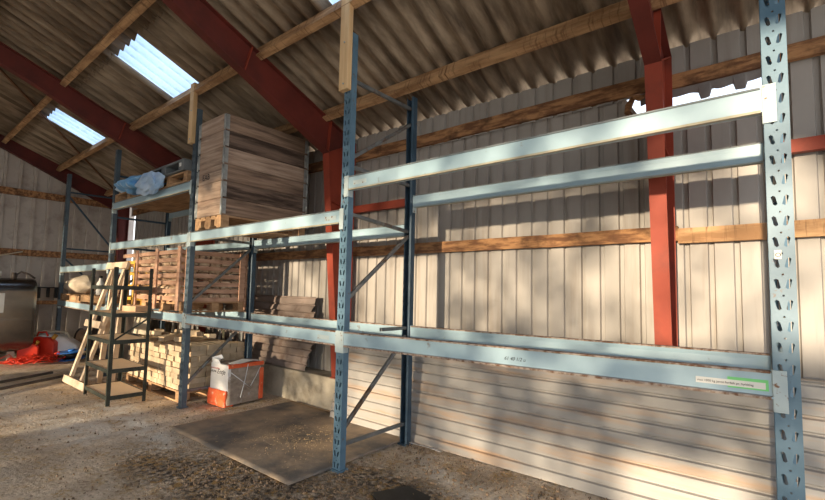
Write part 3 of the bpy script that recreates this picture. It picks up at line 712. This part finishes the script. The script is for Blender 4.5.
link('lettering', text_mesh('Entje', .085, M['ink'], shear=.4), pr, (.13,-.0145,.39), (math.pi/2,0,0))
link('lettering', text_mesh('KRONE', .035, M['ink']), pr, (.0,-.0145,.40), (math.pi/2,0,0))
link('lettering', text_mesh('premium pellets', .028, M['redink']), pr, (.0,-.0145,.445), (math.pi/2,0,0))
q, rows = pk_mesh(w+.01,.12,h,.0,.2,.07,5); q.build('orange_base_wrap', M['orange'], t, (-.02,-.03,0))['label'] = 'crumpled orange lower wrap'
q = MB(); q.box(w-.03,w+.012,-.01,d+.01,h-.045,h+.004); q.box(w-.02,w+.016,d-.05,d+.012,.03,h-.08); q.build('orange_band', M['orange'], t, bevel=.006)['label'] = 'orange red printed edge'
q = MB(); q.sheet([[(0,0,h),(.18,0,h)],[(.02,-.02,h+.07),(.17,-.02,h+.05)],[(.1,.06,h+.1),(.16,.05,h+.06)]]); q.sheet([[(.2,.1,h),(w,.1,h)],[(.2,.3,h+.03),(w,.35,h+.025)],[(.22,d,h+.01),(w,d,h)]]); q.build('torn_flap', M['whitefilm'], t, solid=.004)
q = MB()
for a, b in (((w+.022,.02,.42),(w+.03,.3,.2)),((w+.022,.26,.5),(w+.03,.16,.1)),((w+.022,.45,.45),(w+.03,.3,.22))): q.tube([a,((a[0]+b[0])/2+.01,(a[1]+b[1])/2,(a[2]+b[2])/2),b], .005, 6)
q.build('film_crease', M['whitefilm'], t)

# ------------------------------------------------------------------ floor mat, dark tile, film
q = MB(); rows = []
for j in range(25):
    r = []
    for i in range(41):
        x = -4.83 + 2.03*i/40; y = -.44 + 1.56*j/24
        if j == 0: y += .015*noise.noise(V((x*2,0,0)))
        z = .004 + .006*noise.noise(V((x*1.5,y*1.5,2))) + (.012 if i == 40 else 0)*abs(noise.noise(V((0,y*3,1))))
        if i == 0 and j == 0: z += .01
        r.append((x,y,max(z,.002)))
    rows.append(r)
q.sheet(rows, True); tag(q.build('rubber_mat', M['mat'], solid=.006), 'large dirty black rubber mat lying on the floor under the middle bay', 'mat')
q = MB(); q.prism([(-2.25,-.12),(-2.12,.15),(-1.9,.12),(-1.75,-.15),(-2.0,-.25)], 'Z', -.004, .012); tag(q.build('rubber_scrap', M['black']), 'black rubber scrap on the soil at the bottom edge of the view', 'scrap')
def cz_(u,v): return .012
cloth('plastic_scrap', -2.68, -2.3, .84, .88, cz_, M['film'], 'crumpled clear plastic strip on the soil by the rear rack post', 'plastic', 16, 4, .02, 9)

# ------------------------------------------------------------------ stacked cladding sheets leaning on the wall
def leaning(x0, x1, zb, zt, yb, yt, m, label, seed, pitch=.1, cut=.0, name='cladding_sheet', group=None):
    q = MB(); n = max(1, int(round(math.hypot(zt-zb, yt-yb)/pitch))); prof = []
    for k in range(n):
        for f, dd in ((.0,0),(.70,.0),(.78,.02),(.92,.02)): prof.append(((k+f)/n, dd))
    prof.append((1,0)); rows = []
    r_ = random.Random(seed)
    nx = 24
    for f, dd in prof:
        sag = .05*math.sin(math.pi*f)
        row = []
        for i in range(nx+1):
            u = i/nx; x = x0+(x1-x0)*u
            if i == nx: x += cut*(-(1-f)*.15 + .025*math.sin(f*37+seed))
            row.append((x, yb+(yt-yb)*f + dd + sag*.4, zb+(zt-zb)*f + .004*math.sin(x*.9+seed)))
        rows.append(row)
    q.sheet(rows); return tag(q.build(name, m, solid=.002), label, 'cladding sheet', group)
leaning(-3.95, 2.6, .0, .97, .985, 1.125, M['stackm'], 'long grey ribbed cladding sheet leaning in front, right of the middle post', 1)
leaning(-3.93, 2.62, .02, .985, 1.015, 1.15, M['stackm'], 'grey ribbed sheet behind the front one, right of the middle post', 2)
# left pile standing on the plinth
for i in range(4):
    leaning(-7.0-.1*i, -4.62-.05*i, .40, .96-.0*i, 1.215+.035*i, 1.30+.035*i, M['stackd'], 'brown ribbed sheet with a ragged end standing on the concrete plinth', 10+i, cut=1, group='brown sheets leaning on the plinth')
leaning(-7.0, -4.70, .92, 1.17, 1.27, 1.33, M['stackd'], 'short brown sheet above the ragged pile, lower of two', 20, cut=.1)
leaning(-7.0, -4.72, 1.17, 1.37, 1.30, 1.36, M['stackd'], 'short brown sheet above the ragged pile, topmost', 21, cut=.1)

# ------------------------------------------------------------------ tank
t = thing('fuel_tank', (-11.0,-.46,0), 'dull grey steel fuel tank with rounded edges standing before the gable wall', 'tank')
def rrect(hw, z0, z1, r, n=8):
    pts = []
    for cx_, cz_2, a0 in ((hw-r,z1-r,0),(-hw+r,z1-r,90),(-hw+r,z0+r,180),(hw-r,z0+r,270)):
        for i in range(n+1):
            a = math.radians(a0+90*i/n); pts.append((cx_+r*math.cos(a), cz_2+r*math.sin(a)))
    return pts
q = MB(); pl = rrect(.42,.16,1.56,.26); rows = []
for y, s_ in ((0,.97),(-.03,.992),(-.06,1),(-2.2,1),(-2.23,.99)):
    rows.append([(a*s_, y, .86+(b-.86)*s_) for a,b in pl] + [(pl[0][0]*s_, y, .86+(pl[0][1]-.84)*s_)])
q.sheet(rows, True); q.add(rows[0][:-1],[tuple(range(len(pl)))]); q.add(rows[-1][:-1],[tuple(range(len(pl)))]); q.build('shell', M['tank'], t)
q = MB(); q.box(.405,.425,-2.2,-.04,.80,.815); q.build('seam', M['tank'], t)
q = MB(); q.box(.42,.426,-.85,-.46,.93,1.28); lb = q.build('sign_plate', M['paper'], t)
link('lettering', text_mesh('DIESEL', .09, M['ink']), lb, (.4275,-.83,1.06), (math.pi/2,0,math.pi/2))
for y in (-.3,-1.9):
    q = MB(); q.box(-.35,.35,y-.05,y+.05,0,.22); q.build('foot', M['concrete'], t)
q = MB(); q.tube([(.15,-.55,1.54),(.15,-.55,1.59),(.15,-.55,1.595),(.15,-.55,1.68)], [.03,.03,.06,.06], 14); q.build('filler_cap', M['white'], t)
q = MB(); q.tube([(.2,-.3,1.52),(.2,-.28,1.63),(.22,-.22,1.68),(.25,-.12,1.64),(.28,-.02,1.56)], .018, 8); q.tube([(.2,-.32,1.54),(.2,-.32,1.66)], .035, 10); q.build('hose_fitting', M['rustbar'], t)

# ------------------------------------------------------------------ red cans, net, washer, hose reel
def can(loc, rz, label, s_=1):
    t = thing('fuel_can', loc, label, 'fuel can', rz=rz); t.scale = (s_,)*3
    q = MB(); q.prism([(-.16,0),(.16,0),(.16,.27),(.08,.34),(-.1,.36),(-.16,.33)], 'Y', -.08, .08); q.build('body', M['redpl'], t, bevel=.025)
    q = MB(); q.tube([(.1,0,.32),(.14,0,.38)], .03, 10); q.build('cap', M['yellow'], t)
    q = MB(); q.tube([(-.12,0,.36),(-.1,0,.42),(.0,0,.42),(.03,0,.36)], .014, 8); q.build('handle', M['redpl'], t)
can((-10.85,-.22,0), .9, 'large red plastic fuel can with yellow cap beside the tank', 1.25)
can((-10.7,-.5,0), 1.3, 'red plastic fuel can beside the heap of red twine', 1.0)
q = MB(); r_ = random.Random(5)
for i in range(46):
    a = r_.uniform(0,6.28); R = r_.uniform(.05,.32); c = V((r_.uniform(-.18,.18), r_.uniform(-.22,.22), .015))
    pts = []
    for k in range(9):
        b = a + k*.5; pts.append(c + V((math.cos(b)*R*.8, math.sin(b)*R, .02+.22*abs(noise.noise(V((b,R*9,i*.3))))*(1.0))))
    q.tube(pts, .007, 5)
tag(q.build('red_twine', M['redpl'], None, (-10.3,-.55,0)), 'tangled heap of bright red twine on the floor below the tank', 'twine', kind='stuff')
t = thing('pressure_washer', (-10.95,.02,0), 'cream coloured machine with a handle standing behind the blue reel', 'machine', rz=math.pi/2-.5); t.scale = (1.25,)*3
q = MB(); q.prism([(-.42,.06),(.28,.06),(.3,.2),(.1,.34),(-.2,.4),(-.42,.22)], 'Y', -.16, .16); q.build('housing', M['white'], t, bevel=.05)
q = MB(); q.tube([(-.42,0,.25),(-.46,0,.34),(-.2,0,.43),(.1,0,.4),(.15,0,.3)], .018, 8); q.build('handle', M['cream'], t)
for s_ in (-1,1):
    q = MB(); q.tube([(-.25,s_*.17,.1),(-.25,s_*.21,.1)], .1, 18); q.build('wheel', M['black'], t)
q = MB(); q.box(-.35,.0,-.175,-.16,.15,.25); q.build('grille', M['black'], t)
t = thing('hose_reel', (-11.2,.52,0), 'tan hose wound on a dark upright reel left of the trestle foot', 'hose reel', rz=.9)
q = MB()
for k in range(5):
    R = .2+.0*k; pts = [(-.07+.03*k, R*math.cos(2*math.pi*i/24), .3+R*math.sin(2*math.pi*i/24)) for i in range(25)]
    q.tube(pts, .018, 6, caps=False)
q.build('hose', M['hose'], t)
for x in (-.1,.08):
    q = MB(); q.tube([(x,0,.3),(x+.01,0,.3)], .25, 24); q.build('flange', M['rustbar'], t)
q = MB(); q.bar((-.12,-.2,0),(-.12,0,.3),.02,.02); q.bar((-.12,.2,0),(-.12,0,.3),.02,.02); q.bar((.12,-.2,0),(.12,0,.3),.02,.02); q.bar((.12,.2,0),(.12,0,.3),.02,.02); q.bar((-.12,0,.3),(.12,0,.3),.03,.03); q.build('stand', M['rustbar'], t)
t = thing('cable_reel', (-10.55,.16,0), 'flat blue plastic cable reel lying on the floor', 'cable reel', rx=.12)
for z in (.01,.15):
    q = MB(); q.tube([(0,0,z),(0,0,z+.02)], .23, 28); q.build('flange', M['bluepl'], t)
q = MB(); q.tube([(0,0,.03),(0,0,.15)], .15, 24); q.build('cable', M['black'], t)
q = MB(); q.tube([(0,0,.17),(0,0,.2)], .06, 16); q.build('hub', M['bluepl'], t)
for (a, b, lab) in (((-8.0,-2.2),(-9.0,-.5),'dark iron bar with a reddish tip on the floor, farther of two'),((-7.5,-2.2),(-8.55,-.42),'dark iron bar on the floor, nearer of two')):
    q = MB(); q.bar((*a,.03),(*b,.03),.045,.035); tag(q.build('iron_bar', M['rustbar'], bevel=.004), lab, 'bar')
# dark low debris under the far rack
q = MB(); q.box(-11.1,-8.6,.62,.64,.02,.9); tag(q.build('dark_board', M['rustbar']), 'large dark board standing upright under the far shelf', 'board')

# ------------------------------------------------------------------ soil clods and straw
def scatter(name, m, n, region, size, label, cat, straw=False, seed=1):
    r_ = random.Random(seed); q = MB()
    for i in range(n):
        x, y = region(r_)
        if straw:
            a = r_.uniform(0,3.14); l = r_.uniform(.006,.028); q.bar((x,y,.006),(x+l*math.cos(a),y+l*math.sin(a),.008+r_.uniform(0,.008)),.0017,.0012)
        else:
            s_ = size*r_.choice((.25,.3,.4,.5,.6,1.1))*r_.uniform(.7,1.2); a = r_.uniform(0,6.28); h = s_*r_.uniform(.5,.9)
            vs = [(x+s_*math.cos(a+k*1.2566)*r_.uniform(.7,1.2), y+s_*math.sin(a+k*1.2566)*r_.uniform(.7,1.2), -.006) for k in range(5)] + \
                 [(x+.6*s_*math.cos(a+k*1.2566), y+.6*s_*math.sin(a+k*1.2566), h*r_.uniform(.7,1)) for k in range(5)]
            q.add(vs, [(5,6,7,8,9)] + [(k,(k+1)%5,5+(k+1)%5,5+k) for k in range(5)])
    return tag(q.build(name, m), label, cat, kind='stuff')
def reg_all(r_):
    while 1:
        x = r_.uniform(-8,1); y = r_.uniform(-1.6,1.0)
        if not (-4.85 < x < -2.78 and -.46 < y) or r_.random() < .04: return x, y
def reg_near(r_):
    while 1:
        x = r_.gauss(-2.6,.9); y = r_.gauss(-.4,.5)
        if y < .97 and not (-4.85 < x < -2.78 and -.46 < y): return x, y
def reg_foot(r_): return r_.uniform(-2.7,.3), r_.gauss(.75,.14) if r_.random() < .9 else .5
scatter('soil_clods', M['clod'], 2600, reg_near, .012, 'dark crumbly soil clods in front of the black mat', 'soil', seed=2)
scatter('soil_crumbs', M['clod'], 1800, reg_all, .010, 'small brown crumbs scattered over the dirt floor', 'soil', seed=3)
scatter('soil_ridge', M['clod'], 800, reg_foot, .012, 'brown crumbs along the foot of the leaning sheets', 'soil', seed=4)
scatter('straw', M['straw'], 1500, reg_all, .01, 'bits of straw scattered on the dirt floor', 'straw', True, seed=5)
def reg_mat(r_): return max(-4.8,min(-2.85,r_.gauss(-3.6,.35))), max(-.4,min(1.0,r_.gauss(.25,.25)))
scatter('straw_on_mat', M['straw'], 420, reg_mat, .01, 'straw and wood shavings lying on the black mat', 'straw', True, seed=6)

# ------------------------------------------------------------------ added unseen leaf screen, shaped to break the low sun into patches
YH = -14.0; DROP = .10; DXY = -.02; SUN_E = 7.0
def smooth(v, a, b, e):
    f = lambda t: max(0, min(1, t)); return f((v-a)/e+.5)*f((b-v)/e+.5)
# gaps shaped in the added screen to cast chosen sun patches: (x0, x1, z0, z1, openness), written where their light reaches the back wall
PATCH_GAPS = [(-3.9,-2.95,-.2,.5,1),(-4.0,-2.72,1.0,1.95,.95),(-1.25,.7,1.1,1.95,.85),(-2.3,-.9,-.15,.2,.5),(-.95,-.1,-.1,.3,1),(-.16,.17,2.05,2.85,1),(-.65,-.1,2.17,2.32,.9),
        (-5.9,-4.1,1.2,1.9,.55),(-4.7,-2.8,1.98,2.12,.9),(-8.6,-5.7,-.4,1.25,.65),(-8.6,-7.2,1.2,1.75,.7),(-12.2,-9.6,-.5,1.0,.95),(-12.2,-9.6,1.0,1.6,.6),(-8.4,-5.6,2.5,2.85,.45)]
def openness(x, z):
    t = (.1 if z < 1.02 else .32) if z < 2.3 else max(0, .12*(2.9-z))
    t = t if x < 1 else .3
    for x0,x1,z0,z1,v in PATCH_GAPS: t = max(t, v*smooth(x,x0,x1,.15)*smooth(z,z0,z1,.12))
    return t
def sun_screen():
    r_ = random.Random(11); q = MB(); n = 0
    k = WY - YH; A = .1
    for i in range(38400):
        x = r_.uniform(-14.5, 4.5); z = r_.uniform(.3, 5.6)      # position seen from the back wall along the sun
        t = openness(x + DXY*k, z - DROP*k)
        t = max(t, .02)
        if r_.random() > -math.log(t)/3.9: continue
        y = YH + r_.uniform(-.35,.35); n_ = V((r_.uniform(-.5,.5),1,r_.uniform(-.5,.5))).normalized()
        a = n_.orthogonal().normalized(); b = n_.cross(a); an = r_.uniform(0,3.14); a, b = a*math.cos(an)+b*math.sin(an), b*math.cos(an)-a*math.sin(an)
        c = V((x,y,z)); q.add([c-a*A*.8, c-b*A*.5, c+a*A*.8, c+b*A*.5], [(0,1,2,3)])
    for i in range(20):
        x = -14+i*.95; q.tube([(x,YH,-.05),(x+.1,YH,1.2),(x+r_.uniform(-.3,.3),YH,3.2),(x+r_.uniform(-.5,.5),YH,5.0)], [.05,.035,.02,.01], 6)
    return tag(q.build('sun_screen', M['leaf']), 'added unseen leaf screen outside the barn, shaping the low sun', 'sun_screen')
sun_screen()

# ------------------------------------------------------------------ light
sun = bpy.data.lights.new('sun', 'SUN'); sun.energy = SUN_E; sun.angle = math.radians(1.0); sun.color = (1,.82,.58)
so = bpy.data.objects.new('sun', sun); COL.objects.link(so)
so.rotation_euler = V((DXY, 1, -DROP)).to_track_quat('-Z','Y').to_euler()
wd = bpy.data.worlds.new('world'); S.world = wd; wd.use_nodes = True; N = wd.node_tree.nodes; L = wd.node_tree.links
bg = N['Background']; bg.inputs[1].default_value = 1.7
tc = N.new('ShaderNodeTexCoord'); sx = N.new('ShaderNodeSeparateXYZ'); cr = N.new('ShaderNodeValToRGB')
L.new(tc.outputs['Generated'], sx.inputs[0]); L.new(sx.outputs[2], cr.inputs[0]); L.new(cr.outputs[0], bg.inputs[0])
cr.color_ramp.elements[0].color = (1,.97,.93,1); cr.color_ramp.elements[1].color = (.62,.78,1,1); cr.color_ramp.elements[1].position = .5

# ------------------------------------------------------------------ camera
cd = bpy.data.cameras.new('camera'); co = bpy.data.objects.new('camera', cd); COL.objects.link(co); S.camera = co
CX, CY, CZ, YAW, PIT, ROL, F = -.0103, -2.5658, 1.4557, .6939, .0719, .0229, 443.6358
fw = V((-math.sin(YAW)*math.cos(PIT), math.cos(YAW)*math.cos(PIT), math.sin(PIT)))
r = V((math.cos(YAW), math.sin(YAW), 0)); u = r.cross(fw)
r2 = r*math.cos(ROL) + u*math.sin(ROL); u2 = -r*math.sin(ROL) + u*math.cos(ROL)
mw = Matrix(((r2.x,u2.x,-fw.x,CX),(r2.y,u2.y,-fw.y,CY),(r2.z,u2.z,-fw.z,CZ),(0,0,0,1)))
co.matrix_world = mw
cd.sensor_width = 36; cd.lens = F/825*36; cd.shift_x = 13.975/825; cd.shift_y = 10.44/825; cd.clip_start = .02
vs = S.view_settings; vs.view_transform = 'Standard'; vs.look = 'None'; vs.gamma = 1; vs.exposure = 0.3; vs.use_curve_mapping = False
S.display_settings.display_device = 'sRGB'
S.cycles.max_bounces = 8; S.cycles.diffuse_bounces = 5; S.cycles.use_denoising = True
